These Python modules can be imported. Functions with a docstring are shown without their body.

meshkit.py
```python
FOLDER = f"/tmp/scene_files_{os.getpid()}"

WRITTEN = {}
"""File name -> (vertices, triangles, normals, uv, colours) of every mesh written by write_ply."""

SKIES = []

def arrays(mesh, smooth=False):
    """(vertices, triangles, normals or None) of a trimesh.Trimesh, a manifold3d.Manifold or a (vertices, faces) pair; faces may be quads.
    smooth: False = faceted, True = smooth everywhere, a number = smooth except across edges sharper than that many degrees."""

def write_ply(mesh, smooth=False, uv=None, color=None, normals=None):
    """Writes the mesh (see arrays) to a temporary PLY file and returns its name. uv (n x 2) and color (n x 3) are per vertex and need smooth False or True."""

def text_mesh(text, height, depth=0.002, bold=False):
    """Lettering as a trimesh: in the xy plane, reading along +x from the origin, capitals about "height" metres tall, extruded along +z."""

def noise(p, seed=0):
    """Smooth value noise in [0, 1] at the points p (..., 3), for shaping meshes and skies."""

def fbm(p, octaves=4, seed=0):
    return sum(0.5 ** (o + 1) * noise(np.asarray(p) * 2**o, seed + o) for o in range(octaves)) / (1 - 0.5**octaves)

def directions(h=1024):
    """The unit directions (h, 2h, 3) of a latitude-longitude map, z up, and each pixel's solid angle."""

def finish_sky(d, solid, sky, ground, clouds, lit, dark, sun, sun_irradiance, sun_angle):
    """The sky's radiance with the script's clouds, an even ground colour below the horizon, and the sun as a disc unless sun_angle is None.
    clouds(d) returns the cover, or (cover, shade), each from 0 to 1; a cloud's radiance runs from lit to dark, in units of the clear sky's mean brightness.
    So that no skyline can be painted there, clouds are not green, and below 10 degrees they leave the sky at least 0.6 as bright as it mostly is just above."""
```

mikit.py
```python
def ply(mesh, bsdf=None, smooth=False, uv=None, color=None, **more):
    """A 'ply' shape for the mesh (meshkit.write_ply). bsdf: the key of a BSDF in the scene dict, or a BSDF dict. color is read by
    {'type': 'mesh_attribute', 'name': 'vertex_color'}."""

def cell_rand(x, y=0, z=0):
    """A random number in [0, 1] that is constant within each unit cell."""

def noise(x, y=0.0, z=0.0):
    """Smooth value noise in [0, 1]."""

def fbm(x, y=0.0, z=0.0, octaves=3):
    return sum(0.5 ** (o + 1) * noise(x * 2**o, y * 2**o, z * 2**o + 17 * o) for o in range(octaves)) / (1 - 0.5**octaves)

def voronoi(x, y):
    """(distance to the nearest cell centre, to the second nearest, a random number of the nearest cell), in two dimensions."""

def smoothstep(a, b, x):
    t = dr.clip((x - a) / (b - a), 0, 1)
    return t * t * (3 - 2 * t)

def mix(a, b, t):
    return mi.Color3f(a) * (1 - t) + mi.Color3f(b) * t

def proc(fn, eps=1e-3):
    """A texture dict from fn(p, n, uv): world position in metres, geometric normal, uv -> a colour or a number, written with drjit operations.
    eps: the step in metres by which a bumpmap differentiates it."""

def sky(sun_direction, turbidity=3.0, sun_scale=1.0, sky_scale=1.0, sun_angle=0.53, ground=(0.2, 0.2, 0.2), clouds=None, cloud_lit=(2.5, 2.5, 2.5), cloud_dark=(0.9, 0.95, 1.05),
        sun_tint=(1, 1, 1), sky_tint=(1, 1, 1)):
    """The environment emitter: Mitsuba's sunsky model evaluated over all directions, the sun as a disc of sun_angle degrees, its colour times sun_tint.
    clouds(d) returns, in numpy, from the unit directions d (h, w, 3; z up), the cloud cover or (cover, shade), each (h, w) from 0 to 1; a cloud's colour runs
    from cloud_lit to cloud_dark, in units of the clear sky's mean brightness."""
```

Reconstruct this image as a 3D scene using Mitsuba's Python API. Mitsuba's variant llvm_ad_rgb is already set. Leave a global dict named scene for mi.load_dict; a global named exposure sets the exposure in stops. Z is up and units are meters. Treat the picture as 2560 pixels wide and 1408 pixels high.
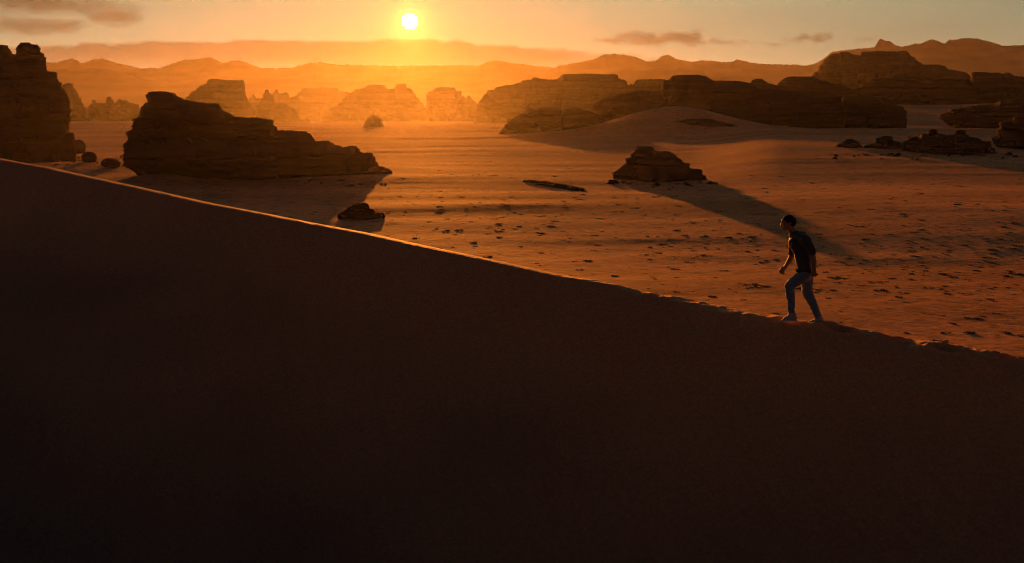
import math
import numpy as np
import trimesh
import manifold3d
import drjit as dr
import mitsuba as mi
import mikit
import meshkit
from meshkit import noise, fbm

T = mi.ScalarTransform4f
rng = np.random.default_rng(7)
scene, labels = {}, {}

# ---------------------------------------------------------------- camera, sky, exposure, haze
exposure = 1.6
PITCH = math.radians(11.57)          # the camera looks down from the dune top; 60 degrees wide
FOCAL = 2217.0                       # in pixels of a 2560 px wide frame: used below to measure the place
FW = np.array([0, math.cos(PITCH), -math.sin(PITCH)])
UP = np.array([0, math.sin(PITCH), math.cos(PITCH)])
scene['camera'] = {
    'type': 'perspective', 'fov': 60.0, 'fov_axis': 'x', 'near_clip': 0.1, 'far_clip': 40000.0,
    'to_world': T().look_at(origin=[0, 0, 0], target=FW.tolist(), up=[0, 0, 1]),
    'medium': {'type': 'ref', 'id': 'dusty_air'},
}


def bearing(u, v):
    """World direction (unit forward depth) seen at photograph position u, v."""
    return np.array([(u - 1280) / FOCAL, 0, 0]) + (704 - v) / FOCAL * UP + FW


def on_plane(u, v, y):
    """Survey: the point on the upright plane y = const metres in front, seen at u, v."""
    d = bearing(u, v)
    return d * (y / d[1])


def azel(u, v):
    d = bearing(u, v)
    return math.degrees(math.atan2(d[0], d[1])), math.degrees(math.atan2(d[2], math.hypot(d[0], d[1])))


SUN = bearing(1025, 55)
SUN = SUN / np.linalg.norm(SUN)
_step = np.pi / 1024                             # the sky is kept in steps of this angle: a sun centred between four of them is round
_phi, _the = round(math.atan2(SUN[1], SUN[0]) / _step) * _step, round(math.acos(SUN[2]) / _step) * _step
SUN = np.array([math.sin(_the) * math.cos(_phi), math.sin(_the) * math.sin(_phi), math.cos(_the)])

BANK_TOP = np.array([azel(u, v) for u, v in ((-700, 140), (-200, 118), (60, 112), (110, 112), (170, 112), (220, 99), (280, 110), (350, 99), (480, 99), (680, 95), (760, 99), (880, 100),
                                             (960, 95), (1030, 93), (1090, 97), (1200, 106), (1350, 117), (1480, 124), (1600, 136))])
# (u, v, half width, half height in the survey's pixels, cover)
PUFFS = [(90, 8, 230, 26, .8), (280, 42, 75, 22, .75), (60, 64, 130, 24, .7), (-150, 40, 170, 50, .7), (150, 66, 60, 14, .5), (330, -8, 110, 6, .6),
         (1570, 90, 36, 13, .75), (1640, 100, 75, 13, .8), (1720, 98, 45, 16, .8), (1620, 96, 50, 18, .8), (1530, 103, 55, 6, .7), (1780, 107, 70, 6, .75), (1740, 88, 26, 10, .7),
         (1690, 92, 55, 12, .7), (1850, 107, 14, 3, .5), (2005, 96, 26, 9, .7), (2050, 95, 36, 9, .7), (2045, 88, 12, 6, .5), (1950, 107, 40, 4, .4), (2170, 99, 36, 5, .4)]
PUFFS = [(*azel(u, v), a * .0255, b * .0255, c) for u, v, a, b, c in PUFFS]


def smooth(a, b, x):
    t = np.clip((x - a) / (b - a), 0, 1)
    return t * t * (3 - 2 * t)


FILL_VEIL = .62  # cover of the added fill layer in the sunset sky


def clouds(d):
    az = np.degrees(np.arctan2(d[..., 0], d[..., 1]))
    el = np.degrees(np.arcsin(np.clip(d[..., 2], -1, 1)))
    q = np.stack([az * .9, el * 2.6, 0 * az], -1)
    wob = fbm(q * 1.6, 4, 3) - .5
    # low cloud bank along the horizon under the sun
    top = np.interp(az, BANK_TOP[:, 0], BANK_TOP[:, 1]) + wob * .35
    side = np.clip((az + 42) / 14, 0, 1) * np.clip((11.5 - az) / 9, 0, 1)
    body = np.clip((top - el) / .16, 0, 1)
    low = np.clip((el - .9) / 1.6, .25, 1)
    cover = body * low * side * .92
    shade = body * .9
    # a few puffs
    for a, e, ra, re, c in PUFFS:
        k = ((az - a + wob * 1.3) / ra) ** 2 + ((el - e + wob * .5) / re) ** 2
        p = np.clip((1.15 - k) / .32, 0, 1) * c
        shade = np.maximum(shade, np.where(p > 0, np.clip(1.0 - .6 * k, 0, 1), 0))
        cover = np.maximum(cover, p)
    # the broken cloud field that the upper left corner belongs to, carried on over the rest of the sky
    f = fbm(np.stack([d[..., 0] / np.maximum(d[..., 2], .05) * .55, d[..., 1] / np.maximum(d[..., 2], .05) * .9, 0 * az + 4], -1), 5, 11)
    field = np.clip((f - .44) / .14, 0, 1) * smooth(7, 9, el) * smooth(26, 12, el) * .5
    shade = np.where(cover > field, shade, .8)
    cover = np.maximum(cover, field)
    # added thin layer on the sunset side: brightens the sky, fills shadows below
    off = np.abs((az + 6 + 180) % 360 - 180)
    fill_veil = FILL_VEIL * smooth(42, 10, el) * smooth(78, 34, off) * (.9 + .4 * (fbm(np.stack([az * .06, el * .5, 0 * az + 9], -1), 3, 41) - .5))
    both = cover + fill_veil * (1 - cover)
    dim = .24 * smooth(12, 42, off)              # less light in it farther from the sun
    return both, (cover * shade + (both - cover) * dim) / np.maximum(both, 1e-6)


scene['sky'] = mikit.sky(SUN.tolist(), turbidity=4.0, sun_scale=7.0, sky_scale=0.16, sun_angle=0.65, ground=(.12, .07, .04), clouds=clouds,
                         cloud_lit=(21.6, 21.8, 12.8), cloud_dark=(4.2, 2.3, 1.0), sun_tint=(1.05, .63, .45), sky_tint=(1.14, 1.30, 1.75))

# dusty air: thins out upwards, thickest in the blown sand that hangs over the valley floor under the sun
BOX_LO, BOX_HI = np.array([-15500., -1400., -150.]), np.array([15500., 14800., 760.])


def dust(n=(260, 300, 46)):
    x, y, z = (BOX_LO[k] + (np.arange(n[k]) + .5) / n[k] * (BOX_HI[k] - BOX_LO[k]) for k in range(3))
    Z, Y, X = np.meshgrid(z, y, x, indexing='ij')
    az, r = np.degrees(np.arctan2(X, Y)), np.hypot(X, Y)
    h = np.maximum(Z + 20 + 75 * smooth(700, 4500, r), 0)
    air = AIR * np.exp(-np.maximum(Z, 0) / 420)
    plume = smooth(50, 200, r) * smooth(9000, 2500, r) * (.38 + 2.3 * smooth(1300, 500, r)) * np.exp(-((az + 8) / np.where(az > -8, 12., 10.)) ** 2) * (Y > 0) * np.exp(-h / 55)
    plume = plume * (.6 + .8 * fbm(np.stack([X / 500, Y / 500, Z / 120], -1), 2, 70))
    plume = plume * (1 - smooth(0, 8, az) * smooth(1000, 620, r))
    return (air + PLUME * plume).astype(np.float32)


AIR, PLUME = 1.2e-5, 3.8e-5
scene['dusty_air'] = {'type': 'heterogeneous', 'albedo': {'type': 'rgb', 'value': [.97, .93, .82]},
                      'sigma_t': {'type': 'gridvolume', 'grid': mi.VolumeGrid(dust()[..., None]), 'to_world': T().translate(BOX_LO.tolist()).scale((BOX_HI - BOX_LO).tolist())},
                      'phase': {'type': 'blendphase', 'weight': .032, 'phase_0': {'type': 'hg', 'g': .68}, 'phase_1': {'type': 'blendphase', 'weight': .2, 'phase_0': {'type': 'hg', 'g': .94}, 'phase_1': {'type': 'hg', 'g': .99}}}}
scene['haze'] = {'type': 'cube', 'to_world': T().translate(((BOX_LO + BOX_HI) / 2).tolist()).scale(((BOX_HI - BOX_LO) / 2 - .5).tolist()), 'bsdf': {'type': 'null'},
                 'interior': {'type': 'ref', 'id': 'dusty_air'}}
labels['haze'] = {'label': 'orange dusty haze in the air over the desert valley', 'kind': 'stuff'}


# ---------------------------------------------------------------- materials
def sand_color(p, n, uv):
    a = mikit.fbm(p.x * .02, p.y * .06, 0., 4)
    b = mikit.noise(p.x * 2.1, p.y * 2.1, p.z * 2.1)
    c = mikit.mix((.43, .207, .092), (.60, .31, .146), mikit.smoothstep(.3, .7, a))
    g = mikit.smoothstep(.52, .74, mikit.fbm(p.x * .55, p.y * .8, 0., 4))          # patches of dark gravel
    c = mikit.mix(c, (.17, .095, .06), g * .55)
    return c * (.70 + .4 * b + .2 * mikit.noise(p.x * 7., p.y * 9., 1.))


def sand_bump(p, n, uv):
    return mikit.fbm(p.x * .9, p.y * 1.6, 0., 3) * .03 + mikit.noise(p.x * 6., p.y * 9., 0.) * .008


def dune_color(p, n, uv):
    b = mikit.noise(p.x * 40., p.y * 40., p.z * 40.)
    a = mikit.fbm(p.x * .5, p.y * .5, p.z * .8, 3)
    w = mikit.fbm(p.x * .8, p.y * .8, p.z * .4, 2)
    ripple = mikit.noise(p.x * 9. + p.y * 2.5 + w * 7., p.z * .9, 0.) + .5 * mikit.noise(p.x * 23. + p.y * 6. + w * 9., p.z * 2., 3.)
    fine = mikit.mix((.46, .21, .095), (.58, .285, .135), a)  # upper slope tone, with the flare glow painted into the sand
    dimmed = mikit.mix((.115, .082, .064), (.17, .117, .09), a)       # lower slope painted darker, as the flare glow dies away
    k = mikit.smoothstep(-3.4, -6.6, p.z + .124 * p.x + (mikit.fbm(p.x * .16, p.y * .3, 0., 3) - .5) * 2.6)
    return mikit.mix(fine, dimmed, k) * (.74 + .42 * b) * (.96 + .06 * ripple)


def dune_bump(p, n, uv):
    w = mikit.fbm(p.x * .8, p.y * .8, p.z * .4, 2)
    r = mikit.noise(p.x * 9. + p.y * 2.5 + w * 7., p.z * .9, 0.)
    return r * .008 + mikit.fbm(p.x * 9., p.y * 9., p.z * 9., 3) * .012


def rock_color(p, n, uv):
    w = mikit.fbm(p.x * .03, p.y * .03, p.z * .05, 3)
    s = mikit.noise(0., 0., p.z * .55 + w * 5.)
    g = mikit.fbm(p.x * .4, p.y * .4, p.z * 1.3, 4)
    v = mikit.noise(p.x * .35, p.y * .35, p.z * .04)
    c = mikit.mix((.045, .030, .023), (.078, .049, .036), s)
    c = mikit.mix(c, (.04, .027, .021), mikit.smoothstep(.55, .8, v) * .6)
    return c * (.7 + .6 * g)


def rock_bump(p, n, uv):
    return mikit.fbm(p.x * .5, p.y * .5, p.z * 1.6, 4) * .5 + mikit.noise(0., 0., p.z * 1.9 + mikit.noise(p.x * .2, p.y * .2, 0.) * 2.) * .2


def hill_color(p, n, uv):
    return mikit.mix((.16, .095, .065), (.27, .16, .11), mikit.fbm(p.x * .004, p.y * .004, p.z * .02, 3))


def principled(color, rough, bump=None, bscale=1.0, spec=.3, **more):
    b = {'type': 'principled', 'base_color': mikit.proc(color) if callable(color) else {'type': 'rgb', 'value': list(color)}, 'roughness': rough, 'specular': spec, **more}
    if bump:
        b = {'type': 'bumpmap', 'texture': mikit.proc(bump, eps=.01), 'scale': bscale, 'bsdf': b}
    return {'type': 'twosided', 'bsdf': b}


scene['m_sand'] = principled(sand_color, .85, sand_bump, spec=.12)
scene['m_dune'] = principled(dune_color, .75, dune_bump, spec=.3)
scene['m_rock'] = principled(rock_color, .95, rock_bump, spec=.05)
scene['m_hill'] = principled(hill_color, .95)


def structure(key, mesh, bsdf, sm=True, label=None):
    scene[key] = mikit.ply(mesh, bsdf, smooth=sm)
    labels[key] = {'kind': 'structure'}
    if label:
        labels[key]['label'] = label


# ---------------------------------------------------------------- the desert floor
def ground(x, y):
    """Height of the valley floor (the camera stands at height 0)."""
    x, y = np.asarray(x, float), np.asarray(y, float)
    az = np.degrees(np.arctan2(x, np.maximum(y, 1)))
    r = np.hypot(x, y)
    z = np.full(x.shape, -20.0)
    o = 0 * x
    z = z + 15.5 * smooth(560, 980, y) * smooth(14, 23, az) * smooth(-200, 100, y)
    z = z - (15 * smooth(680, 1300, y) + 61 * smooth(1000, 4500, y)) * smooth(13, 6, az) * smooth(-200, 100, y)
    near = smooth(40, 110, r)
    calm = 1 - .75 * smooth(500, 1500, r)
    calm = calm * (1 - .75 * np.exp(-((x - 72) / 55) ** 2 - ((y - 215) / 50) ** 2))
    z = z + near * calm * (1.3 * (fbm(np.stack([x / 170, y / 60, o], -1), 3, 21) - .5) + 1.0 * (fbm(np.stack([x / 85 + y * .006, y / 19, o], -1), 3, 5) - .5) + 1.15 * (fbm(np.stack([x / 150, y / 38, o + 2], -1), 2, 55) - .5)
                           + .05 * (fbm(np.stack([x / 5, y / 3.2, o], -1), 2, 8) - .5))
    z = z + smooth(650, 1100, r) * smooth(4000, 1500, r) * 7 * (fbm(np.stack([x / 260, y / 150, o + 6], -1), 3, 61) - .5)
    z = z + smooth(1800, 5000, r) * 14 * (fbm(np.stack([x / 900, y / 700, o], -1), 3, 2) - .5)
    z = z + 4.5 * smooth(165, 340, y) * smooth(11, 17, az) * smooth(700, 450, y)
    z = z + 1.9 * np.exp(-((y - 156) / 34) ** 2 - ((x - 80) / 46) ** 2)
    # sand drift banked up against the dark mountain, an apron under the big left rock, one round the tower
    z = z + 15.5 * np.exp(-((x - 98) / 40) ** 2 - ((y - 530) / 45) ** 2) + 3.5 * np.exp(-((x - 52) / 50) ** 2 - ((y - 510) / 45) ** 2)
    z = z + 2.2 * np.exp(-((x + 84) / 12) ** 2 - ((y - 224) / 22) ** 2) + 1.4 * np.exp(-((x + 125) / 20) ** 2 - ((y - 262) / 24) ** 2)
    z = z + .7 * np.exp(-((x - 37) / 14) ** 2 - ((y - 216) / 9) ** 2)
    return z


def sheet(th, rad):
    A, R = np.meshgrid(th, rad, indexing='ij')
    far = np.minimum(rad[-1], 1300 / np.maximum(-np.cos(A), 1e-6))            # a shorter way behind the camera
    R = np.where(R < 600, R, 600 + (R - 600) * (far - 600) / (rad[-1] - 600))
    x, y = R * np.sin(A), R * np.cos(A)
    v = np.stack([x, y, ground(x, y)], -1).reshape(-1, 3)
    n, m = len(th), len(rad)
    i, j = np.meshgrid(np.arange(n - 1), np.arange(m - 1), indexing='ij')
    a = (i * m + j).ravel()
    return v, np.stack([a, a + 1, a + m + 1, a + m], 1)


_th = np.radians(np.concatenate([np.linspace(-180, -40, 60, endpoint=False), np.linspace(-40, 40, 760, endpoint=False), np.linspace(40, 180, 61)]))
_rad = np.concatenate([np.linspace(0.5, 45, 14), np.geomspace(47, 900, 520), np.geomspace(910, 13900, 80)])
structure('ground', sheet(_th, _rad), 'm_sand', True, 'wide orange sand floor of the desert valley, dotted with low shrubs')

# ---------------------------------------------------------------- the dune and its crest
CREST = [(0, 400), (50, 409), (100, 418), (150, 430), (200, 441), (320, 466.5), (500, 507.5), (640, 534), (760, 558), (890, 582), (1015, 610), (1140, 636), (1240, 657.5), (1365, 685), (1490, 707),
         (1565, 722), (1615, 735), (1680, 749), (1740, 760), (1810, 773), (1880, 786), (1920, 792), (1952, 796), (2000, 806), (2062, 812), (2132, 825), (2195, 839), (2232, 849), (2295, 855), (2325, 862),
         (2382, 872), (2445, 879), (2495, 894), (2560, 900)]
MAN_Y = 12.75
C0 = on_plane(2005, 806, MAN_Y)
C1 = on_plane(0, 400, 20.5)
ALONG = (C1 - C0) * [1, 1, 0]
ALONG = ALONG / np.linalg.norm(ALONG)          # along the crest, to the left
ACROSS = np.array([-ALONG[1], ALONG[0], 0])
if ACROSS[1] < 0:
    ACROSS = -ACROSS                           # away from the camera: the windward side


def crest_point(u, v):
    d = bearing(u, v)
    k = (C0 @ ACROSS) / (d @ ACROSS)
    return d * k


_c = np.array([[(crest_point(u, v) - C0) @ ALONG, crest_point(u, v)[2]] for u, v in CREST])
_c = _c[np.argsort(_c[:, 0])]
_left, _right = _c[-1], _c[0]
_c = np.vstack([[_right[0] - 60, _right[1] - 14], [_right[0] - 20, _right[1] - 4.0], [_right[0] - 6, _right[1] - .9], _c, [_left[0] + 10, _left[1] + 1.0], [_left[0] + 30, _left[1] + 1.5], [_left[0] + 90, _left[1] - 12]])


def dune_z(s, t):
    """Height of the dune at s metres along the crest (left positive) and t across it (away positive)."""
    s, t = np.asarray(s, float), np.asarray(t, float)
    z = np.interp(s, _c[:, 0], _c[:, 1])
    lumps = smooth(4.6, 2.2, s)                 # the crest is trodden and clumpy on the right
    o = 0 * s
    meander = .10 * lumps * (fbm(np.stack([s * 1.5, o, o], -1), 3, 4) - .5)
    tt = t - meander
    rnd = .02 + .16 * lumps
    a = np.sqrt(np.minimum(tt, 0) ** 2 + rnd ** 2) - rnd
    face = .64 * a - .011 * np.minimum(a, 16) ** 2 + .05 * lumps * (1 - np.exp(np.minimum(tt, 0) * 1.2))
    b = np.maximum(tt, 0)
    wind = .62 * (np.sqrt(b * b + .6) - .7746)
    z = z - face - wind
    near = np.exp(-(t / 1.6) ** 2)
    z = z + lumps * near * (.10 * (fbm(np.stack([s * 2.6, t * 2.2, o], -1), 3, 9) - .5) + .04 * (fbm(np.stack([s * 9, t * 8, o], -1), 2, 31) - .5))
    z = z + smooth(.1, 1.5, -t) * .10 * (fbm(np.stack([s * .5, t * .18, o], -1), 3, 14) - .5) + smooth(.3, 3, -t) * .012 * (fbm(np.stack([s * 3.2, t * .6, o], -1), 3, 15) - .5)
    z = z + smooth(.5, 6, t) * .5 * (fbm(np.stack([s * .2, t * .2, o], -1), 3, 16) - .5)
    return z


def footprints(s, t, z):
    """Heel-and-toe hollows that trail behind the man along the crest, with the sand pushed up round them."""
    for k in range(10):
        ps, pt = -.55 - .72 * k + .05 * math.sin(k * 7.1), (.07 if k % 2 else -.06) + .03 * math.sin(k * 3.3)
        q = ((s - ps) / .17) ** 2 + ((t - pt) / .075) ** 2
        z = z - .075 * np.exp(-q ** 2) + .035 * np.exp(-((np.sqrt(q) - 1.35) / .3) ** 2)
    return z


def dune_mesh():
    s = np.concatenate([np.linspace(-70, -9, 60, endpoint=False), np.linspace(-9, 9, 620, endpoint=False), np.linspace(9, 26, 260, endpoint=False), np.linspace(26, 115, 50)])
    t = np.concatenate([np.linspace(-34, -8, 60, endpoint=False), np.linspace(-8, -1.2, 120, endpoint=False), np.linspace(-1.2, -.3, 36, endpoint=False), np.linspace(-.3, .5, 54, endpoint=False),
                        np.linspace(.5, 3, 40, endpoint=False), np.linspace(3, 70, 60)])
    S, Q = np.meshgrid(s, t, indexing='ij')
    z = footprints(S, Q, dune_z(S, Q))
    z = np.maximum(z, -23)
    v = (C0 * [1, 1, 0]) + S[..., None] * ALONG + Q[..., None] * ACROSS
    v[..., 2] = z
    n, m = S.shape
    i, j = np.meshgrid(np.arange(n - 1), np.arange(m - 1), indexing='ij')
    a = (i * m + j).ravel()
    return v.reshape(-1, 3), np.stack([a, a + m, a + m + 1, a + 1], 1)


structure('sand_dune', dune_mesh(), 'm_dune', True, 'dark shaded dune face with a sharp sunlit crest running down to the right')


# ---------------------------------------------------------------- rocks and mountains
def resample(p, step):
    p = np.asarray(p, float)
    L = np.concatenate([[0], np.cumsum(np.linalg.norm(np.diff(p, axis=0), axis=1))])
    n = max(8, int(L[-1] / step))
    q = np.linspace(0, L[-1], n)
    return np.stack([np.interp(q, L, p[:, 0]), np.interp(q, L, p[:, 1])], 1)


def strata(z, h, seed):
    """Ledges: a stepped profile of the height."""
    a = noise(np.stack([z / h, 0 * z + seed, 0 * z], -1), seed)
    b = noise(np.stack([z / h * 2.7, 0 * z + seed, 0 * z + 5], -1), seed + 1)
    return np.clip((a - .5) * 3.2, -.5, .5) * .7 + np.clip((b - .5) * 3, -.5, .5) * .4


def rock_mesh(outline, y, depth, seed=0, step=2.2, rough=1.7, ledge=1.3, box=.82, skew=0.0, blocky=.7, terrace=.3, arcs=64, base=None, sink=3.0, end=.3):
    """A free-standing rock: sections across its length stand along the surveyed skyline, each with its own height and thickness; ledges, gullies and
    roughness are pushed into the surface. Its long side lies square to the line of sight (skew turns it away)."""
    px = resample(outline, step)
    mid_u = (px[:, 0].max() + px[:, 0].min()) / 2
    d0 = bearing(mid_u, 704)
    view = d0 * [1, 1, 0] / np.hypot(d0[0], d0[1])
    tang = np.array([view[1], -view[0], 0])
    dist = y / view[1]
    R = dist + skew * (px[:, 0] - mid_u)
    rays = np.array([bearing(u, v) for u, v in px])
    pts = rays * (R / (rays @ view))[:, None]
    m = dist / FOCAL                             # metres per survey pixel
    A, B, Z = pts @ tang, pts @ view, pts[:, 2].copy()
    g = float(np.min(ground(pts[:, 0], pts[:, 1]))) if base is None else base
    lo = g - sink
    o = 0 * A
    arc = np.arange(len(A)) * step * m
    k = m * rough
    H0 = max(Z.max() - lo, .01)
    Z += k * 1.5 * (fbm(np.stack([arc / (m * 9), o + seed, o], -1), 3, seed) - .5)
    hz = H0 / 8
    lv = (Z - lo) / hz + .6 * (fbm(np.stack([arc / (m * 60), o + seed, o], -1), 2, seed + 2) - .5)
    fr = lv - np.floor(lv)
    Z = Z + terrace * hz * (np.clip((fr - .5) * 3 + .5, 0, 1) - fr)
    A = A + k * 2.4 * ledge * strata(Z, m * 8, seed + 3)
    Z = np.maximum(Z, lo + .05)
    half, mid = (A.max() - A.min()) / 2, (A.max() + A.min()) / 2
    H = max(Z.max() - lo, .01)
    plan = end + (1 - end) * np.sqrt(np.clip(1 - ((A - mid) / half) ** 2, 0, 1))
    D = depth * plan * (.45 + .55 * ((Z - lo) / H))
    D = np.convolve(np.pad(D, 4, mode='edge'), np.ones(9) / 9, 'valid')
    a = np.linspace(0, np.pi, arcs)
    cy, cz = np.sign(np.cos(a)) * np.abs(np.cos(a)) ** box, np.abs(np.sin(a)) ** (box * 1.05)
    cy = cy * (1 + .25 * (1 - cz))               # spreads a little towards its foot
    P = np.empty((len(A), arcs, 3))              # along, away, up
    P[..., 0] = mid + (A[:, None] - mid) * (1 - .13 * np.abs(cy)[None] ** 1.5)
    P[..., 1] = B[:, None] - D[:, None] * cy[None]
    P[..., 2] = lo + (Z - lo)[:, None] * cz[None]
    W = depth * .5
    side = np.abs(cy)[None] * np.ones((len(A), 1))
    q = P.copy()
    z0 = q[..., 2] + .10 * H * (fbm(np.stack([q[..., 0] / (H * 1.5), q[..., 1] / (H * 1.5), q[..., 1] * 0], -1), 2, seed) - .5)
    gully = fbm(np.stack([q[..., 0] / (W * .6), q[..., 2] / (W * 1.6), q[..., 1] * 0 + seed], -1), 4, seed + 7) - .5
    led = strata(z0, H / 6, seed + 9) + .5 * strata(z0, H / 15, seed + 19)
    crag = fbm(q / (H * .16) + seed * 3.1, 3, seed + 11) - .5
    bw, bh = H * .22, H * .085
    row = np.floor(z0 / bh + .35 * (fbm(q / (H * .5), 2, seed + 40) - .5))
    jit = noise(np.stack([row * 3.7, row * 0, row * 0], -1), seed + 41)
    col = np.floor(q[..., 0] / bw + jit * 5 + .5 * (fbm(q / (H * .3), 2, seed + 42) - .5))
    block = noise(np.stack([col * 7.31, row * 5.17, 0 * row], -1), seed + 43) - .5
    joint = np.exp(-((fbm(np.stack([q[..., 0] / (H * .35), q[..., 2] / (H * 1.4), 0 * row + seed], -1), 2, seed + 44) - .5) / .022) ** 2)
    push = W * (0.14 * block * blocky - .16 * joint * blocky + .30 * gully + .38 * ledge * led + .2 * crag) * side * np.sqrt(np.clip((Z - lo) / H, 0, 1))[:, None]
    P[..., 1] += -np.sign(cy)[None] * push
    inner = np.clip(1 - np.abs(np.linspace(-1, 1, arcs)), 0, 1)[None]
    P[..., 0] += (min(W, H * .3) * .12 * (fbm(q / (H * .25) + 40, 3, seed + 13) - .5) + min(W, H * .3) * .06 * ledge * led * np.sign(P[..., 0] - mid)) * (1 - inner) * np.clip((Z - lo) / H, 0, 1)[:, None]
    n = len(A)
    i, j = np.meshgrid(np.arange(n - 1), np.arange(arcs - 1), indexing='ij')
    b = (i * arcs + j).ravel()
    V = P[..., 0:1] * tang + P[..., 1:2] * view + P[..., 2:3] * np.array([0, 0, 1.0])
    return V.reshape(-1, 3), np.stack([b, b + 1, b + arcs + 1, b + arcs], 1)


def thing(key, mesh, bsdf, label, category, group=None, sm=35):
    scene[key] = mikit.ply(mesh, bsdf, smooth=sm)
    labels[key] = {'label': label, 'category': category}
    if group:
        labels[key]['group'] = group


def part(key, mesh, bsdf, sm=35, label=None):
    scene[key] = mikit.ply(mesh, bsdf, smooth=sm)
    if label:
        labels[key] = {'label': label}


def whole(key, label, category):
    labels[key] = {'label': label, 'category': category}



def foot(u, v):
    """How far away the valley floor is met along a bearing."""
    d = bearing(u, v)
    y = np.linspace(60, 1200, 4000)
    k = y / d[1]
    return float(y[np.argmax(d[2] * k < ground(d[0] * k, y))])


TOWER = [(-330, 400), (-300, 300), (-250, 230), (-180, 160), (-120, 128), (-60, 120), (-20, 116), (0, 112), (8, 112), (14, 116), (20, 124), (22, 131), (30, 134), (41, 135), (60, 139),
         (92, 140), (112, 142), (110, 158), (116, 170), (115, 174), (136, 177), (139, 186), (138, 193), (145, 203), (146, 208), (155, 210), (157, 216), (165, 222), (170, 235),
         (172, 260), (175, 280), (172, 305), (170, 330), (168, 360), (172, 400)]
whole('sandstone_tower', 'tall dark sandstone tower with a square knob on top, at the left edge', 'rock')
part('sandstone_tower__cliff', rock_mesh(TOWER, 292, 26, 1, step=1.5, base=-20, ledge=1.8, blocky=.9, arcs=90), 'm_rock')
part('sandstone_tower__top_block', rock_mesh([(40, 146), (41, 122), (46, 114), (52, 108), (72, 107), (80, 111), (95, 112), (104, 122), (101, 130), (112, 136), (115, 146)], 290, 6, 4, step=1.0, rough=.9, base=on_plane(75, 143, 290)[2], sink=1.2, box=.6, end=.6), 'm_rock')

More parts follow.
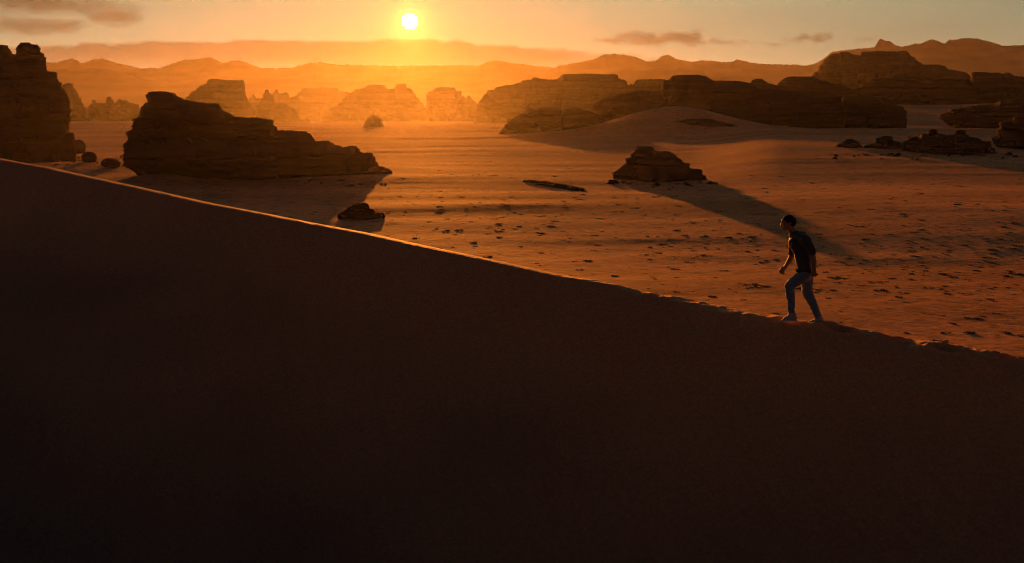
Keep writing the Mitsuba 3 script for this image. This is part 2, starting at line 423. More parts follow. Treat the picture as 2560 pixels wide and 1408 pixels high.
thing('sandstone_ridge', rock_mesh([(308, 412), (312, 385), (315, 350), (318, 337), (328, 315), (337, 312), (333, 298), (340, 288), (352, 278), (366, 268), (367, 262), (361, 256), (370, 242), (380, 234), (400, 231), (420, 233), (443, 243), (470, 246),
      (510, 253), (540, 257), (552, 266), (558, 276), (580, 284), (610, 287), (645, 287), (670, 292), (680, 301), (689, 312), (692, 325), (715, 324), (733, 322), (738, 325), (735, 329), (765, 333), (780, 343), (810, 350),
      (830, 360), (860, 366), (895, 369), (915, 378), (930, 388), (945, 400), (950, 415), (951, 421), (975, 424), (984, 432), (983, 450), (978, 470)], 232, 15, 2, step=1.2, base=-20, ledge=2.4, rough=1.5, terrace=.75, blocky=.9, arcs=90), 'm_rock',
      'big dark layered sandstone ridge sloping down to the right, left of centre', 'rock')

R = [  # key, label, outline, distance, half thickness, options
 ('sandstone_spire', 'hazy brown spire of rock showing just right of the dark tower at the left edge', [(120, 330), (130, 280), (142, 235), (158, 214), (172, 208), (182, 210), (190, 225), (198, 237), (206, 262), (218, 273), (222, 290), (228, 330)], 2000, 50, dict(step=1.2)),
 ('knobbly_outcrop', 'hazy row of knobbly rock pinnacles between the spire and the big layered ridge', [(212, 330), (217, 285), (220, 275), (226, 262), (229, 253), (234, 251), (240, 258), (248, 256), (256, 258), (261, 260), (266, 245), (273, 241), (281, 250), (284, 260), (289, 255),
    (297, 246), (305, 252), (311, 249), (320, 255), (335, 261), (346, 262), (353, 270), (357, 265), (366, 265), (376, 280), (392, 330)], 2300, 66, dict(step=1.0)),
 ('sandstone_butte', 'square-shouldered reddish butte rising behind the left part of the layered ridge', [(440, 340), (452, 270), (467, 243), (478, 232), (490, 222), (500, 217), (510, 215), (510, 209), (520, 203), (530, 198), (545, 198), (570, 203), (590, 203), (610, 201), (613, 215),
    (615, 235), (620, 250), (628, 265), (632, 280), (640, 340)], 1300, 38, dict(step=1.2)),
 ('rock_pinnacle', 'narrow pointed orange-brown pinnacle with lower stumps, right of the square butte', [(630, 340), (640, 288), (645, 270), (650, 255), (657, 240), (662, 230), (665, 225), (670, 227), (675, 232), (682, 240), (685, 250), (686, 258), (692, 262), (697, 260), (705, 260), (720, 262),
    (723, 270), (730, 265), (735, 275), (745, 290), (755, 300), (765, 297), (775, 298), (777, 310), (782, 340)], 1500, 30, dict(step=1.0)),
 ('rock_pinnacle_001', 'faint pale orange pinnacles in the haze behind the narrow pointed one', [(600, 330), (612, 270), (622, 250), (630, 238), (640, 245), (660, 250), (676, 245), (682, 232), (690, 222), (695, 233), (705, 235), (712, 228), (720, 235), (723, 245), (735, 240), (745, 238), (752, 250), (765, 258),
    (780, 255), (800, 252), (825, 258), (840, 265), (860, 330)], 3000, 90, dict(step=1.2)),
 ('hazy_hill', 'pale hump of rock faint in the glow below and left of the sun', [(720, 300), (735, 240), (760, 221), (800, 219), (840, 222), (880, 235), (905, 250), (930, 300)], 4200, 150, dict(step=1.6, ledge=.5)),
 ('domed_rock', 'wide orange domed rock with a knob on its right end, directly under the sun', [(780, 335), (805, 285), (835, 265), (850, 255), (865, 240), (880, 228), (895, 222), (920, 215), (940, 213), (965, 216), (968, 224), (985, 222), (992, 210), (1012, 210), (1018, 218), (1035, 230), (1045, 245), (1055, 258),
    (1065, 275), (1080, 335)], 2300, 115, dict(step=1.3)),
 ('domed_rock_001', 'smaller rounded orange rock dome with a notch, just right of the one under the sun', [(1050, 335), (1064, 275), (1067, 240), (1075, 228), (1090, 220), (1105, 217), (1135, 221), (1140, 226), (1152, 225), (1158, 240), (1165, 247), (1173, 238), (1180, 245), (1185, 252), (1200, 262), (1230, 278), (1260, 335)], 2500, 100, dict(step=1.2)),
 ('rounded_knoll', 'low rounded knoll standing alone on the glowing plain below the domed rock', [(900, 338), (912, 306), (925, 290), (935, 288), (948, 292), (955, 303), (960, 318), (974, 338)], 680, 10, dict(step=1.0, ledge=.4, rough=.7)),
 ('long_mesa', 'long stepped reddish mesa right of centre, behind the low rounded rock', [(1180, 335), (1192, 268), (1200, 250), (1215, 235), (1220, 225), (1235, 224), (1250, 217), (1265, 211), (1285, 208), (1300, 207), (1320, 198), (1340, 194), (1380, 197), (1397, 195), (1405, 188), (1440, 186), (1465, 184), (1500, 185),
    (1530, 186), (1545, 192), (1560, 198), (1568, 210), (1590, 209), (1594, 201), (1620, 198), (1655, 198), (1690, 212), (1730, 240), (1760, 335)], 1300, 62, dict(step=1.4)),
 ('low_rock', 'low flat-topped brown rock on the plain in front of the long mesa', [(1238, 350), (1252, 330), (1260, 312), (1285, 292), (1310, 280), (1320, 271), (1360, 270), (1400, 270), (1407, 278), (1420, 268), (1445, 268), (1455, 274), (1480, 280), (1510, 300), (1540, 350)], 530, 18, dict(step=1.2)),
 ('dark_mountain', 'massive dark rock mountain with a rounded summit, right of centre', [(1440, 345), (1462, 290), (1480, 270), (1490, 255), (1520, 243), (1560, 232), (1600, 229), (1650, 229), (1656, 215), (1660, 203), (1675, 195), (1700, 187), (1735, 185), (1755, 190), (1785, 200), (1810, 199), (1850, 202),
    (1880, 210), (1900, 220), (1930, 226), (2000, 231), (2050, 236), (2098, 242), (2112, 262), (2120, 345)], 600, 34, dict(step=1.5)),
 ('dark_cliff', 'dark blunt cliff at the right end of the massive dark mountain, past a small notch', [(2086, 345), (2098, 262), (2106, 247), (2115, 241), (2170, 241), (2200, 246), (2220, 256), (2245, 260), (2255, 268), (2265, 280), (2266, 310), (2262, 345)], 585, 26, dict(step=1.3)),
 ('capped_knob', 'small knob with a flat cap on the skyline behind the shoulder of the dark mountain', [(1850, 270), (1866, 222), (1878, 205), (1890, 199), (1900, 197), (1910, 202), (1925, 207), (1937, 212), (1948, 222), (1965, 270)], 820, 16, dict(step=1.0)),
 ('rounded_outcrop', 'rounded brown outcrop on the skyline in front of the left foot of the flat-topped mesa', [(1915, 280), (1935, 220), (1950, 206), (1958, 198), (1985, 190), (1995, 192), (2040, 193), (2055, 200), (2070, 206), (2100, 212), (2108, 216), (2130, 222), (2150, 236), (2170, 280)], 900, 30, dict(step=1.2)),
 ('flat_topped_mesa', 'high flat-topped mesa with sheer sides on the right, below the far peaks', [(1985, 280), (2010, 205), (2038, 182), (2045, 175), (2045, 167), (2055, 155), (2065, 150), (2070, 140), (2085, 136), (2097, 136), (2105, 133), (2117, 130), (2128, 136), (2153, 138), (2155, 133), (2165, 130), (2200, 131), (2245, 131),
    (2270, 131), (2280, 138), (2287, 145), (2287, 152), (2310, 160), (2350, 165), (2400, 178), (2428, 190), (2450, 210), (2480, 280)], 1700, 90, dict(step=1.5)),
 ('flat_rock', 'dark broad rock below the flat-topped mesa on the right', [(2080, 290), (2110, 240), (2140, 220), (2155, 210), (2175, 199), (2200, 195), (2230, 192), (2250, 189), (2300, 188), (2320, 192), (2335, 200), (2345, 196), (2380, 195), (2420, 200), (2450, 235), (2470, 290)], 960, 40, dict(step=1.3)),
 ('flat_rock_001', 'dark rock with a thin flat cap at the right edge of the skyline', [(2385, 290), (2405, 215), (2428, 191), (2430, 185), (2440, 180), (2470, 181), (2480, 184), (2530, 184), (2535, 190), (2550, 192), (2560, 195), (2620, 200), (2700, 240), (2740, 290)], 930, 38, dict(step=1.3)),
 ('sloping_rock', 'long dark rock wedge rising to the right edge beyond the pale sand strip', [(2340, 296), (2380, 272), (2400, 268), (2440, 265), (2478, 260), (2500, 253), (2530, 247), (2560, 243), (2640, 235), (2740, 250), (2800, 330)], 560, 26, dict(step=1.3)),
 ('dark_crag', 'near-black crag cut off by the right edge of the picture', [(2478, 382), (2484, 365), (2482, 345), (2490, 338), (2488, 330), (2500, 310), (2530, 295), (2560, 285), (2650, 270), (2720, 300), (2760, 390)], foot(2500, 376) + 10, 14, dict(step=1.2)),
 ('low_crag', 'small dark hump of rock, leftmost of the low dark rocks on the right', [(2078, 378), (2085, 365), (2095, 358), (2110, 352), (2125, 348), (2135, 347), (2148, 358), (2160, 378)], foot(2120, 370) + 4, 5, dict(step=.8)),
 ('low_crag_001', 'small block-topped dark rock, second from the left of the low dark rocks', [(2150, 380), (2168, 362), (2190, 358), (2195, 345), (2210, 340), (2228, 342), (2235, 352), (2252, 358), (2268, 380)], foot(2210, 373) + 4, 5, dict(step=.8)),
 ('low_crag_002', 'broad dark rock with two square knobs, below the sloping rock wedge on the right', [(2240, 395), (2258, 352), (2270, 343), (2295, 342), (2305, 335), (2330, 334), (2360, 337), (2385, 338), (2420, 338), (2440, 345), (2455, 352), (2470, 352), (2482, 362), (2495, 390)], foot(2370, 386) + 8, 10, dict(step=1.0)),
 ('stepped_butte', 'black stepped butte standing alone on the open plain right of centre', [(1528, 445), (1534, 431), (1545, 424), (1555, 416), (1565, 408), (1562, 398), (1572, 393), (1578, 385), (1590, 380), (1587, 372), (1593, 367), (1610, 366), (1625, 368), (1640, 376), (1675, 377), (1683, 385), (1692, 392),
    (1700, 400), (1712, 406), (1723, 410), (1725, 416), (1745, 423), (1757, 430), (1765, 448), (1768, 465)], 221, 7.5, dict(step=1.0, rough=1.2)),
 ('small_outcrop', 'little flat-capped rock alone on the sand just above the dune crest', [(842, 540), (848, 531), (857, 528), (868, 525), (868, 519), (880, 516), (900, 514), (923, 519), (932, 524), (938, 530), (955, 532), (964, 540)], 155, 1.5, dict(step=.6, rough=.8)),
 ('rock_ledge', 'thin low dark shape lying on the sand left of the stepped butte', [(1296, 455), (1306, 450), (1325, 450), (1350, 453), (1380, 457), (1410, 462), (1440, 467), (1458, 472), (1472, 480)], 208, 3.4, dict(step=.6, sink=.3, skew=-.12, rough=2.6, terrace=0, end=.2)),  # thin dark raised strip running aslant across the sand
 ('rock_ledge_001', 'added flat dark slab standing for shade on the sand drift below the dark mountain', [(1672, 312), (1690, 303), (1720, 298), (1760, 297), (1800, 303), (1840, 315), (1880, 334), (1895, 342)], foot(1780, 312), 6, dict(step=1.0, sink=6.0)),  # slab added where the drift is only shaded
 ('rock_block', 'block of rock leaning on the right foot of the tower, above the round boulder', [(150, 392), (156, 350), (166, 335), (180, 331), (184, 332), (188, 344), (187, 354), (191, 392)], 288, 3.0, dict(step=.6, rough=.8, ledge=.6, end=.5)),
]
CAPS = {'low_crag_002': [('knob', [(2316, 342), (2320, 333), (2321, 324), (2332, 322), (2343, 324), (2347, 334), (2351, 342)], 338, 2.2), ('knob_001', [(2382, 346), (2387, 336), (2390, 326), (2400, 325), (2412, 326), (2419, 337), (2424, 346)], 342, 2.4)],
        'small_outcrop': [('cap', [(876, 521), (879, 513), (884, 508), (895, 506), (915, 507), (922, 511), (925, 521)], 519, 1.5)]}
for key, lab, outline, y, depth, opt in R:
    bx = np.array([on_plane(u, v, y) for u, v in outline])[:, 0]
    g = float(np.median(ground(np.linspace(bx.min(), bx.max(), 9), np.full(9, y - depth * .4))))
    if opt.get('skew'):
        g = float(np.min(ground(np.linspace(bx.min(), bx.max(), 9), y + opt['skew'] * (np.linspace(1300, 1468, 9) - 1384))))
    if y > 450:
        opt = {'ledge': 1.25 if y < 1200 else .9, 'blocky': .35, 'terrace': .5, **opt}
    else:
        opt = {'ledge': 1.8, 'terrace': .5, **opt}
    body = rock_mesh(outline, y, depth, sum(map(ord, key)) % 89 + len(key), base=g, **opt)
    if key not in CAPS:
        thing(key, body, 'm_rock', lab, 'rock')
        continue
    whole(key, lab, 'rock')
    part(key + '__base', body, 'm_rock')
    for c, (name, cap, cv, half) in enumerate(CAPS[key]):
        part(f'{key}__{name}', rock_mesh(cap, y, half, 60 + c, step=.5, rough=.8, base=on_plane(cap[0][0], cv, y)[2], sink=.5, box=.6, end=.6), 'm_rock')


def boulder_mesh(u, v, ru, rv, y, seed):
    y = foot(u, v + rv * .75)
    c = on_plane(u, v, y)
    m = y / FOCAL
    b = trimesh.creation.icosphere(subdivisions=4)
    p = b.vertices
    n = 1 + .34 * (fbm(p * 1.1 + seed, 3, seed) - .5) + .16 * (fbm(p * 4 + seed, 3, seed + 1) - .5)
    n = np.minimum(n, 1.03)
    b.vertices = p * n[:, None] * [ru * m, (ru + rv) / 2 * m, rv * m] + c
    return b


for key, lab, args in (('boulder', 'round dark boulder at the foot of the tower at the left edge', (197, 369, 16, 19, 284, 3)), ('boulder_001', 'low rounded boulder right of the round dark one near the left edge', (223, 394, 18, 15, 281, 5)),
                       ('boulder_002', 'small flat boulder on the sand at the left foot of the layered ridge', (277, 409, 24, 13, 262, 8))):
    thing(key, boulder_mesh(*args), 'm_rock', lab, 'rock')


def rubble():
    """Loose broken stone round the feet of the nearer rocks."""
    V, F, n = [], [], 0
    ball = trimesh.creation.icosphere(subdivisions=1)
    spots = [(u, v, 1.0) for u, v in zip(rng.uniform(60, 330, 70), rng.normal(402, 7, 70))] + [(u, 405 + (u - 330) * .085 + abs(rng.normal(0, 9)), .8) for u in rng.uniform(320, 990, 120)]
    spots += [(u, 462 + abs(rng.normal(0, 5)) - abs(u - 1650) * .06, .8) for u in rng.uniform(1510, 1800, 70)] + [(u, 385 + abs(rng.normal(0, 7)), 1.0) for u in rng.uniform(2080, 2560, 70)]
    spots += [(u, 541 + abs(rng.normal(0, 3)), .35) for u in rng.uniform(835, 975, 30)]
    for u, v, k in spots:
        d = bearing(u, v)
        c = d * (foot(u, v) / d[1])
        r = k * float(np.clip(np.exp(rng.normal(-1.1, .6)), .12, 1.4))
        p = ball.vertices * (1 + .5 * (rng.random(len(ball.vertices))[:, None] - .5)) * [r, r * .9, r * rng.uniform(.45, .9)]
        V.append(p + c)
        F.append(ball.faces + n)
        n += len(p)
    return np.vstack(V), np.vstack(F)


scene['rubble'] = mikit.ply(rubble(), 'm_rock')
labels['rubble'] = {'label': 'loose broken stones round the feet of the nearer rocks', 'kind': 'stuff'}


def mountain(key, outline, y, depth, seed, label, step=3.0):
    """A far range: ridge along the surveyed skyline, spurs and gullies running down both sides."""
    px = resample(outline, step)
    pts = np.array([on_plane(u, v, y) for u, v in px])
    X, Z = pts[:, 0], pts[:, 2].copy()
    m = y / FOCAL
    o = 0 * X
    Z += m * 3.0 * (fbm(np.stack([X / (m * 16), o + seed, o], -1), 4, seed) - .5)
    lo = -110.0
    w = np.linspace(-1, 1, 41)
    P = np.empty((len(X), 41, 3))
    H = Z - lo
    prof = (1 - np.abs(w)) ** 1.25
    P[..., 0] = X[:, None]
    P[..., 1] = y + depth * w[None]
    nz = fbm(np.stack([P[..., 0] / (depth * .35), P[..., 1] / (depth * .6), 0 * P[..., 0] + seed], -1), 5, seed + 2) - .5
    P[..., 2] = lo + H[:, None] * prof[None] * (1 + 1.1 * nz * (np.abs(w) ** .6 * (1 - np.abs(w)))[None])
    P[..., 1] += depth * .25 * nz * np.abs(w)[None]
    P[:, 0, 2] = P[:, -1, 2] = lo
    n = len(X)
    i, j = np.meshgrid(np.arange(n - 1), np.arange(40), indexing='ij')
    b = (i * 41 + j).ravel()
    structure(key, (P.reshape(-1, 3), np.stack([b, b + 41, b + 42, b + 1], 1)), 'm_hill', 40, label)


mountain('mountain_range', [(-700, 170), (-400, 150), (-200, 160), (0, 158), (110, 156), (140, 156), (180, 146), (205, 158), (235, 148), (258, 147), (300, 160), (330, 166), (350, 171), (400, 170), (430, 160), (460, 150), (490, 149), (525, 143), (555, 158), (580, 151), (600, 150),
    (630, 163), (650, 170), (730, 170), (770, 157), (800, 156), (850, 162), (1000, 165), (1200, 163), (1220, 155), (1235, 150), (1260, 155), (1290, 159), (1330, 164), (1420, 172), (1500, 200)], 11500, 1800, 3, 'hazy jagged range along the horizon under the sun')
mountain('mountain_range_001', [(1330, 200), (1400, 164), (1450, 155), (1480, 150), (1500, 142), (1510, 137), (1535, 134), (1560, 137), (1590, 143), (1615, 153), (1640, 152), (1655, 140), (1670, 137), (1690, 148), (1730, 155), (1755, 151), (1800, 155), (1830, 154), (1845, 148), (1860, 152),
    (1880, 158), (1900, 160), (1920, 161), (1990, 162), (2010, 165), (2035, 160), (2060, 147), (2080, 130), (2120, 125), (2150, 122), (2180, 119), (2200, 116), (2215, 115), (2240, 125), (2280, 140), (2350, 160), (2420, 210)], 9800, 1500, 8, 'hazy range right of centre with two rounded peaks')
mountain('mountain_range_002', [(2080, 190), (2150, 135), (2187, 118), (2195, 103), (2201, 97), (2212, 102), (2225, 103), (2237, 112), (2255, 117), (2280, 111), (2300, 109), (2330, 99), (2345, 103), (2362, 110), (2372, 101), (2395, 98), (2420, 95), (2445, 97), (2470, 103),
    (2500, 115), (2525, 115), (2560, 113), (2700, 110), (2800, 125), (2950, 118), (3200, 150)], 9500, 1400, 12, 'highest far range at the right edge with one sharp peak')
mountain('mountain_range_003', [(2230, 200), (2290, 150), (2320, 147), (2370, 136), (2420, 140), (2470, 140), (2500, 135), (2530, 131), (2560, 135), (2700, 125), (2900, 140), (3100, 200)], 7400, 1100, 17, 'grey-brown foothills below the highest far range')
mountain('mountain_range_004', [(1440, 230), (1500, 190), (1540, 177), (1560, 174), (1600, 177), (1640, 170), (1660, 168), (1680, 174), (1700, 171), (1730, 176), (1760, 180), (1800, 187), (1850, 185), (1880, 190), (1930, 230)], 6200, 850, 23, 'low hazy foothills behind the dark mountain')
mountain('mountain_range_005', [(-500, 190), (-200, 180), (110, 176), (170, 173), (260, 172), (300, 180), (350, 196), (420, 205), (500, 203), (600, 194), (700, 192), (800, 200), (920, 215), (1000, 235)], 7600, 1100, 29, 'faint low hills in the haze on the left')


# ---------------------------------------------------------------- the walking man
def fabric(color, amount, freq):
    def fn(p, n, uv):
        return mi.Color3f(color) * (.8 + .4 * mikit.fbm(p.x * freq, p.y * freq, p.z * freq, 3))
    return principled(fn, amount, spec=.3, sheen=.8)


scene['m_skin'] = principled((.22, .12, .075), .5, spec=.4)
scene['m_hair'] = principled((.014, .011, .010), .85, spec=.08)
scene['m_shirt'] = fabric((.040, .045, .050), .8, 30.)
scene['m_jeans'] = fabric((.10, .16, .25), .8, 45.)
scene['m_shoe'] = fabric((.30, .30, .31), .7, 60.)
scene['m_sole'] = principled((.5, .49, .47), .7)

VD = C0 * [1, 1, 0] / np.linalg.norm(C0[:2])
HEAD_ON = np.array([-VD[1], VD[0], 0])           # the way he walks
FEET = crest_point(2037.4, 812.8)


def man(zx, zy, lat=0.0):
    """A point of the man in his plane of walking, lat metres to his left of it."""
    d = bearing(1880 + zx / 4.542, 520 + zy / 4.542)
    return d * ((FEET @ VD - lat - .02) / (d @ VD))


_ball = trimesh.creation.icosphere(subdivisions=2).vertices


def hull(*balls):
    """One rounded piece round several balls (point, radius or three radii)."""
    pts = np.vstack([np.asarray(c) + _ball * np.asarray(r) for c, r in balls])
    return manifold3d.Manifold.hull_points(pts.astype(np.float64))


def chain(*balls):
    return [hull(a, b) for a, b in zip(balls[:-1], balls[1:])]


def skin_over(pieces, fine=.012, rounds=12, fold=0.0, freq=14.0, seed=0):
    m = manifold3d.Manifold.batch_boolean(pieces, manifold3d.OpType.Add).refine_to_length(fine).to_mesh()
    t = trimesh.Trimesh(m.vert_properties[:, :3], m.tri_verts, process=True)
    trimesh.smoothing.filter_taubin(t, lamb=.5, nu=.53, iterations=rounds)
    if fold:
        q = t.vertices * [freq, freq, freq * .55]
        t.vertices = t.vertices + t.vertex_normals * (fold * 2 * (fbm(q, 3, seed) - .5))[:, None]
    return t


def J(zx, zy, lat, r):
    return (man(zx, zy, lat), r)


def hand(wrist, d, a, n, curl=1.0):
    """Palm, four unequal bent fingers and a thumb. d: wrist to knuckles, a: towards the index side, n: where the palm faces."""
    d, a, n = (np.asarray(v, float) / np.linalg.norm(v) for v in (d, a, n))
    out = []
    kn = [wrist + d * L + a * s for L, s in ((.088, .031), (.092, .010), (.087, -.011), (.079, -.030))]
    out.append(hull((wrist, .024), (kn[0], .0135), (kn[1], .014), (kn[2], .0135), (kn[3], .0125)))
    for k, length in zip(kn, (.92, 1.0, .94, .78)):
        p, ang, r = k, .35, .0095
        for seg, turn in ((.044, .75), (.027, 1.0), (.021, .7)):
            ang += turn * curl * .85
            nxt = p + (d * math.cos(ang) + n * math.sin(ang)) * seg * length
            out.append(hull((p, r), (nxt, r * .93)))
            p, r = nxt, r * .93
    t0 = wrist + d * .028 + a * .024
    t1 = t0 + (d * .7 + a * .45 + n * .55) * .038
    t2 = t1 + (d * .8 + a * .05 + n * .6) * .030
    t3 = t2 + (d * .75 - a * .2 + n * .6) * .022
    out += [hull((t0, .016), (t1, .012)), hull((t1, .0115), (t2, .0105)), hull((t2, .0105), (t3, .009))]
    return out


def build_man():
    k = 'person'
    whole(k, 'young man in dark shirt and blue jeans walking up the dune crest', 'person')
    up = np.array([0, 0, 1.0])
    near = -VD
    body = []
    # head, looking ahead and a little down
    body.append(hull(J(412, 152, 0, (.085, .075, .088)), J(432, 160, 0, (.078, .074, .08))))
    body.append(hull(J(352, 148, .028, .026), J(352, 148, -.028, .026), J(372, 195, .042, .026), J(372, 195, -.042, .026), J(425, 222, .046, .024), J(425, 222, -.046, .024), J(364, 244, .012, .018), J(364, 244, -.012, .018), J(400, 150, 0, .06)))
    body.append(hull(J(340, 172, 0, .012), J(326, 203, 0, .0105), J(342, 211, .010, .009), J(342, 211, -.010, .009), J(352, 190, 0, .014)))
    body.append(hull(J(342, 228, .010, .009), J(342, 228, -.010, .009), J(356, 226, 0, .016)))
    body.append(hull(J(344, 240, .008, .008), J(344, 240, -.008, .008), J(360, 246, 0, .014)))
    body.append(hull(J(336, 152, .03, .010), J(336, 152, -.03, .010), J(350, 150, 0, .02)))
    for s in (1, -1):
        body.append(hull(J(344, 171, s * .030, .0105), J(352, 171, s * .03, .012)))
        body.append(hull(J(428, 172, s * .074, (.016, .008, .02)), J(424, 195, s * .070, (.010, .007, .012)), J(440, 176, s * .078, (.010, .006, .02))))
    body += chain(J(428, 200, 0, .056), J(446, 250, 0, .056), J(480, 305, 0, .05))
    body.append(hull(J(490, 325, 0, .04), J(585, 385, .10, .036), J(485, 372, -.10, .036), J(555, 420, 0, .07)))
    body += chain(J(550, 420, 0, .08), J(590, 600, 0, .07), J(600, 740, 0, .075))
    body += chain(J(600, 365, .165, .05), J(688, 545, .205, .041), J(700, 610, .20, .040), J(704, 695, .19, .027))
    body += chain(J(468, 360, -.165, .048), J(452, 545, -.20, .040), J(425, 600, -.20, .038), J(380, 670, -.195, .026))
    body += chain(J(590, 760, .085, .075), J(425, 885, .10, .052), J(440, 960, .10, .052), J(449, 1175, .09, .034), J(452, 1225, .09, .032))
    body += chain(J(615, 760, -.085, .075), J(632, 965, -.09, .055), J(668, 1040, -.09, .054), J(755, 1235, -.09, .034), J(760, 1280, -.09, .03))
    body += hand(man(704, 697, .19), -up * 1.0 - HEAD_ON * .05, HEAD_ON + near * .15, VD - HEAD_ON * .35 + up * .1, 1.05)
    body += hand(man(379, 672, -.195), -up * .75 + HEAD_ON * .62, HEAD_ON * .7 + up * .6 + near * .2, near * .8 - HEAD_ON * .3 - up * .2, 1.15)
    part(k + '__body', skin_over(body, .009, 6), 'm_skin', True)
    # short-cropped hair
    cap = hull(J(416, 149, 0, (.092, .080, .092)), J(440, 160, 0, (.082, .078, .084)))
    o, q = man(334, 122, 0), man(474, 222, 0)
    side = q - o
    nrm = np.cross(side, VD)
    nrm = nrm / np.linalg.norm(nrm) * (1 if nrm[2] == 0 else math.copysign(1, nrm[2]))
    cap = cap.trim_by_plane(nrm.tolist(), float(nrm @ (o + .012 * nrm)))
    part(k + '__hair', skin_over([cap], .009, 4, .004, 60, 3), 'm_hair', True)
    # shirt with elbow-length sleeves
    sh = [hull(J(592, 362, .15, .066), J(472, 352, -.15, .062), J(472, 300, 0, .062), J(568, 314, 0, .064)),
          hull(J(476, 392, .07, .076), J(478, 392, -.09, .076), J(588, 400, .09, .078), J(588, 400, -.09, .078), J(530, 500, .08, .074), J(530, 500, -.08, .074), J(600, 500, .08, .072), J(600, 500, -.08, .072)),
          hull(J(530, 500, .08, .074), J(530, 500, -.08, .074), J(600, 500, .08, .072), J(600, 500, -.08, .072), J(576, 650, .07, .074), J(576, 650, -.07, .074), J(612, 655, .07, .070), J(612, 655, -.07, .070)),
          hull(J(576, 650, .07, .074), J(576, 650, -.07, .074), J(612, 655, .07, .07), J(612, 655, -.07, .07), J(582, 712, .075, .078), J(582, 712, -.075, .078), J(622, 716, .075, .072), J(622, 716, -.075, .072))]
    sh += chain(J(600, 362, .165, .074), J(648, 440, .19, .064), J(682, 502, .205, .058))
    sh += chain(J(470, 360, -.165, .068), J(458, 440, -.185, .058), J(453, 505, -.20, .053))
    part(k + '__shirt', skin_over(sh, .010, 8, .011, 15, 5), 'm_shirt', True)
    # jeans
    jn = [hull(J(582, 722, .07, .078), J(582, 722, -.07, .078), J(618, 726, .07, .076), J(618, 726, -.07, .076), J(590, 770, .08, .092), J(612, 775, -.08, .094))]
    jn += chain(J(588, 765, .085, .094), J(500, 830, .095, .080), J(420, 885, .10, .066), J(436, 970, .10, .066), J(444, 1080, .095, .055), J(448, 1172, .09, .047))
    jn += chain(J(614, 770, -.085, .096), J(624, 880, -.09, .082), J(628, 965, -.09, .070), J(668, 1040, -.09, .068), J(706, 1125, -.09, .059), J(752, 1236, -.09, .050))
    part(k + '__trousers', skin_over(jn, .010, 7, .012, 17, 8), 'm_jeans', True, 'faded blue jeans')
    part(k + '__belt', skin_over([hull(J(566, 706, .07, .085), J(566, 706, -.07, .085), J(626, 716, .07, .076), J(626, 716, -.07, .076)).trim_by_plane([0, 0, 1], float(man(600, 722, 0)[2])).trim_by_plane([0, 0, -1], -float(man(600, 696, 0)[2]))], .012, 2), 'm_hair', True)
    # shoes
    for i, (hx, hy, tx, ty, cx, cy, lat) in enumerate(((483, 1246, 352, 1262, 455, 1190, .09), (795, 1292, 632, 1306, 762, 1240, -.09))):
        key = k + '__shoe' + ('_001' if i else '')
        up_ = [hull(J(hx, hy, lat, .036), J(cx, cy, lat, .043), J((hx + tx) / 2 + 10, (hy + ty) / 2 - 10, lat, .042)),
               hull(J((hx + tx) / 2 + 10, (hy + ty) / 2 - 10, lat, .042), J(tx + 18, ty, lat + .012, .026), J(tx + 18, ty, lat - .012, .026), J(hx, hy, lat, .036))]
        part(key, skin_over(up_, .009, 5, .003, 40, i), 'm_shoe', True)
        so = hull(J(hx + 8, hy + 27, lat, (.036, .036, .012)), J(tx, ty + 14, lat + .012, (.030, .030, .011)), J(tx, ty + 14, lat - .012, (.030, .030, .011)), J((hx + tx) / 2, (hy + ty) / 2 + 24, lat, (.043, .043, .011)))
        part(key + '__sole', skin_over([so], .012, 2), 'm_sole', True, 'paler rubber sole')


build_man()


# ---------------------------------------------------------------- low desert shrubs
scene['m_shrub'] = {'type': 'twosided', 'bsdf': {'type': 'principled', 'base_color': mikit.proc(lambda p, n, uv: mikit.mix((.055, .043, .025), (.125, .088, .048), mikit.noise(p.x * 1.3, p.y * 1.3, 0.))), 'roughness': .8}}


def shrub_mesh(seed, blades=110):
    r = np.random.default_rng(seed)
    V, F = [], []
    lobes = r.normal(0, .22, (5, 2)) * [1.0, .6]
    for b in range(blades):
        c = lobes[r.integers(5)] + r.normal(0, .08, 2)
        a = r.uniform(0, 2 * np.pi)
        L, lift = r.uniform(.12, .30), r.uniform(.07, .26)
        d = np.array([math.cos(a), math.sin(a)])
        w = np.array([-d[1], d[0]]) * r.uniform(.012, .03)
        p0, p1, p2 = np.r_[c, -.04], np.r_[c + d * L * .45, lift], np.r_[c + d * L, lift * r.uniform(.5, 1.05)]
        n = len(V)
        V += [p0 - np.r_[w, 0], p0 + np.r_[w, 0], p1 - np.r_[w, 0] * 1.3, p1 + np.r_[w, 0] * 1.3, p2]
        F += [[n, n + 1, n + 3], [n, n + 3, n + 2], [n + 2, n + 3, n + 4]]
    return np.array(V), np.array(F)


for k in range(5):
    scene[f'shrub_kind_{k}'] = {'type': 'shapegroup', 'tuft': mikit.ply(shrub_mesh(50 + k), 'm_shrub')}

CREST_U, CREST_V = np.array(CREST).T


def project(p):
    z = p @ FW
    return 1280 + FOCAL * p[..., 0] / z, 704 - FOCAL * (p @ UP) / z


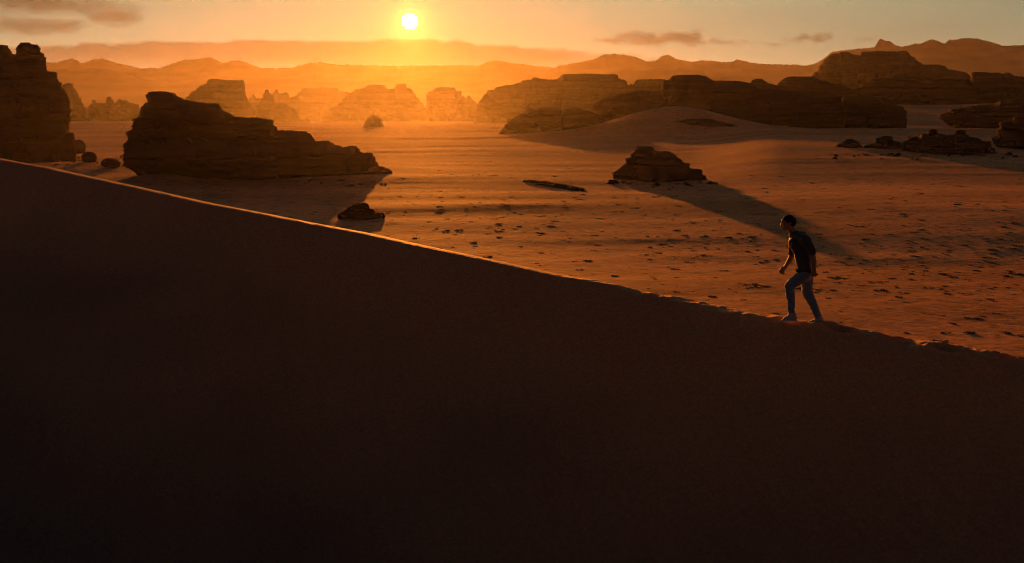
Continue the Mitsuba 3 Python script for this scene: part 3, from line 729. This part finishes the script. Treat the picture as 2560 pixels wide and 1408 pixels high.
_n = 17000
_az = np.radians(rng.uniform(-24, 34, _n))
_r = np.sqrt(rng.uniform(62 ** 2, 300 ** 2, _n))
_x, _y = _r * np.sin(_az), _r * np.cos(_az)
_patch = fbm(np.stack([_x / 24, _y / 16, 0 * _x], -1), 3, 77)
_keep = rng.random(_n) < (.12 + .88 * smooth(210, 95, _r)) * (.30 + .85 * smooth(.38, .62, _patch)) * (.7 + .3 * smooth(-10, 0, np.degrees(_az)))
_x, _y, _r = _x[_keep], _y[_keep], _r[_keep]
_z = ground(_x, _y)
_w = np.clip(np.exp(rng.normal(-.72, .5, len(_x))), .2, 1.5)
_u, _v = project(np.stack([_x, _y, _z], -1))
_seen = (_v < np.interp(_u, CREST_U, CREST_V) - 3) & (_u > 0) & (_u < 2560)
_size = np.where(_seen, _w / _r, 0)
_order = np.argsort(-_size)
_hero = set(_order[:290].tolist())
counts = {}
for i in range(len(_x)):
    kind = int(rng.integers(5))
    m = T().translate([float(_x[i]), float(_y[i]), float(_z[i]) - .02]).rotate([0, 0, 1], float(rng.uniform(-40, 40) + 180 * rng.integers(2))).scale([float(_w[i] * 1.25), float(_w[i] * rng.uniform(.8, 1.2)), float(_w[i] * rng.uniform(.28, .52))])
    inst = {'type': 'instance', 'to_world': m, 'shape': {'type': 'ref', 'id': f'shrub_kind_{kind}'}}
    if i in _hero and _seen[i]:
        if _u[i] > 2075 and _v[i] > 705:
            where, lab = 'shrubs at lower right', 'low dark shrub on the near sand at lower right, level with the man\'s legs'
        elif _u[i] > 2075:
            where, lab = 'shrubs right of the man', 'low dark shrub to the right of the walking man, level with his chest or higher'
        elif _v[i] > np.interp(_u[i], CREST_U, CREST_V) - 60:
            where, lab = 'shrubs by the crest', 'low dark shrub just beyond the dune crest, left of the walking man'
        elif _v[i] > 600:
            where, lab = 'shrubs left of the man', 'low dark shrub on open sand left of the man, level with his body'
        else:
            where, lab = 'shrubs out on the plain', 'small low shrub farther out on the plain, level with or above the man\'s head'
        c = counts['shrub'] = counts.get('shrub', -1) + 1
        key = 'shrub' if c == 0 else f'shrub_{c:03d}'
        scene[key] = inst
        labels[key] = {'label': lab, 'category': 'shrub', 'group': where}
    elif _r[i] > 62:
        c = counts['far'] = counts.get('far', 0) + 1
        scene[f'scrub__{c:03d}'] = inst
labels['scrub'] = {'label': 'scattered tiny scrub far out on the desert plain', 'kind': 'stuff'}
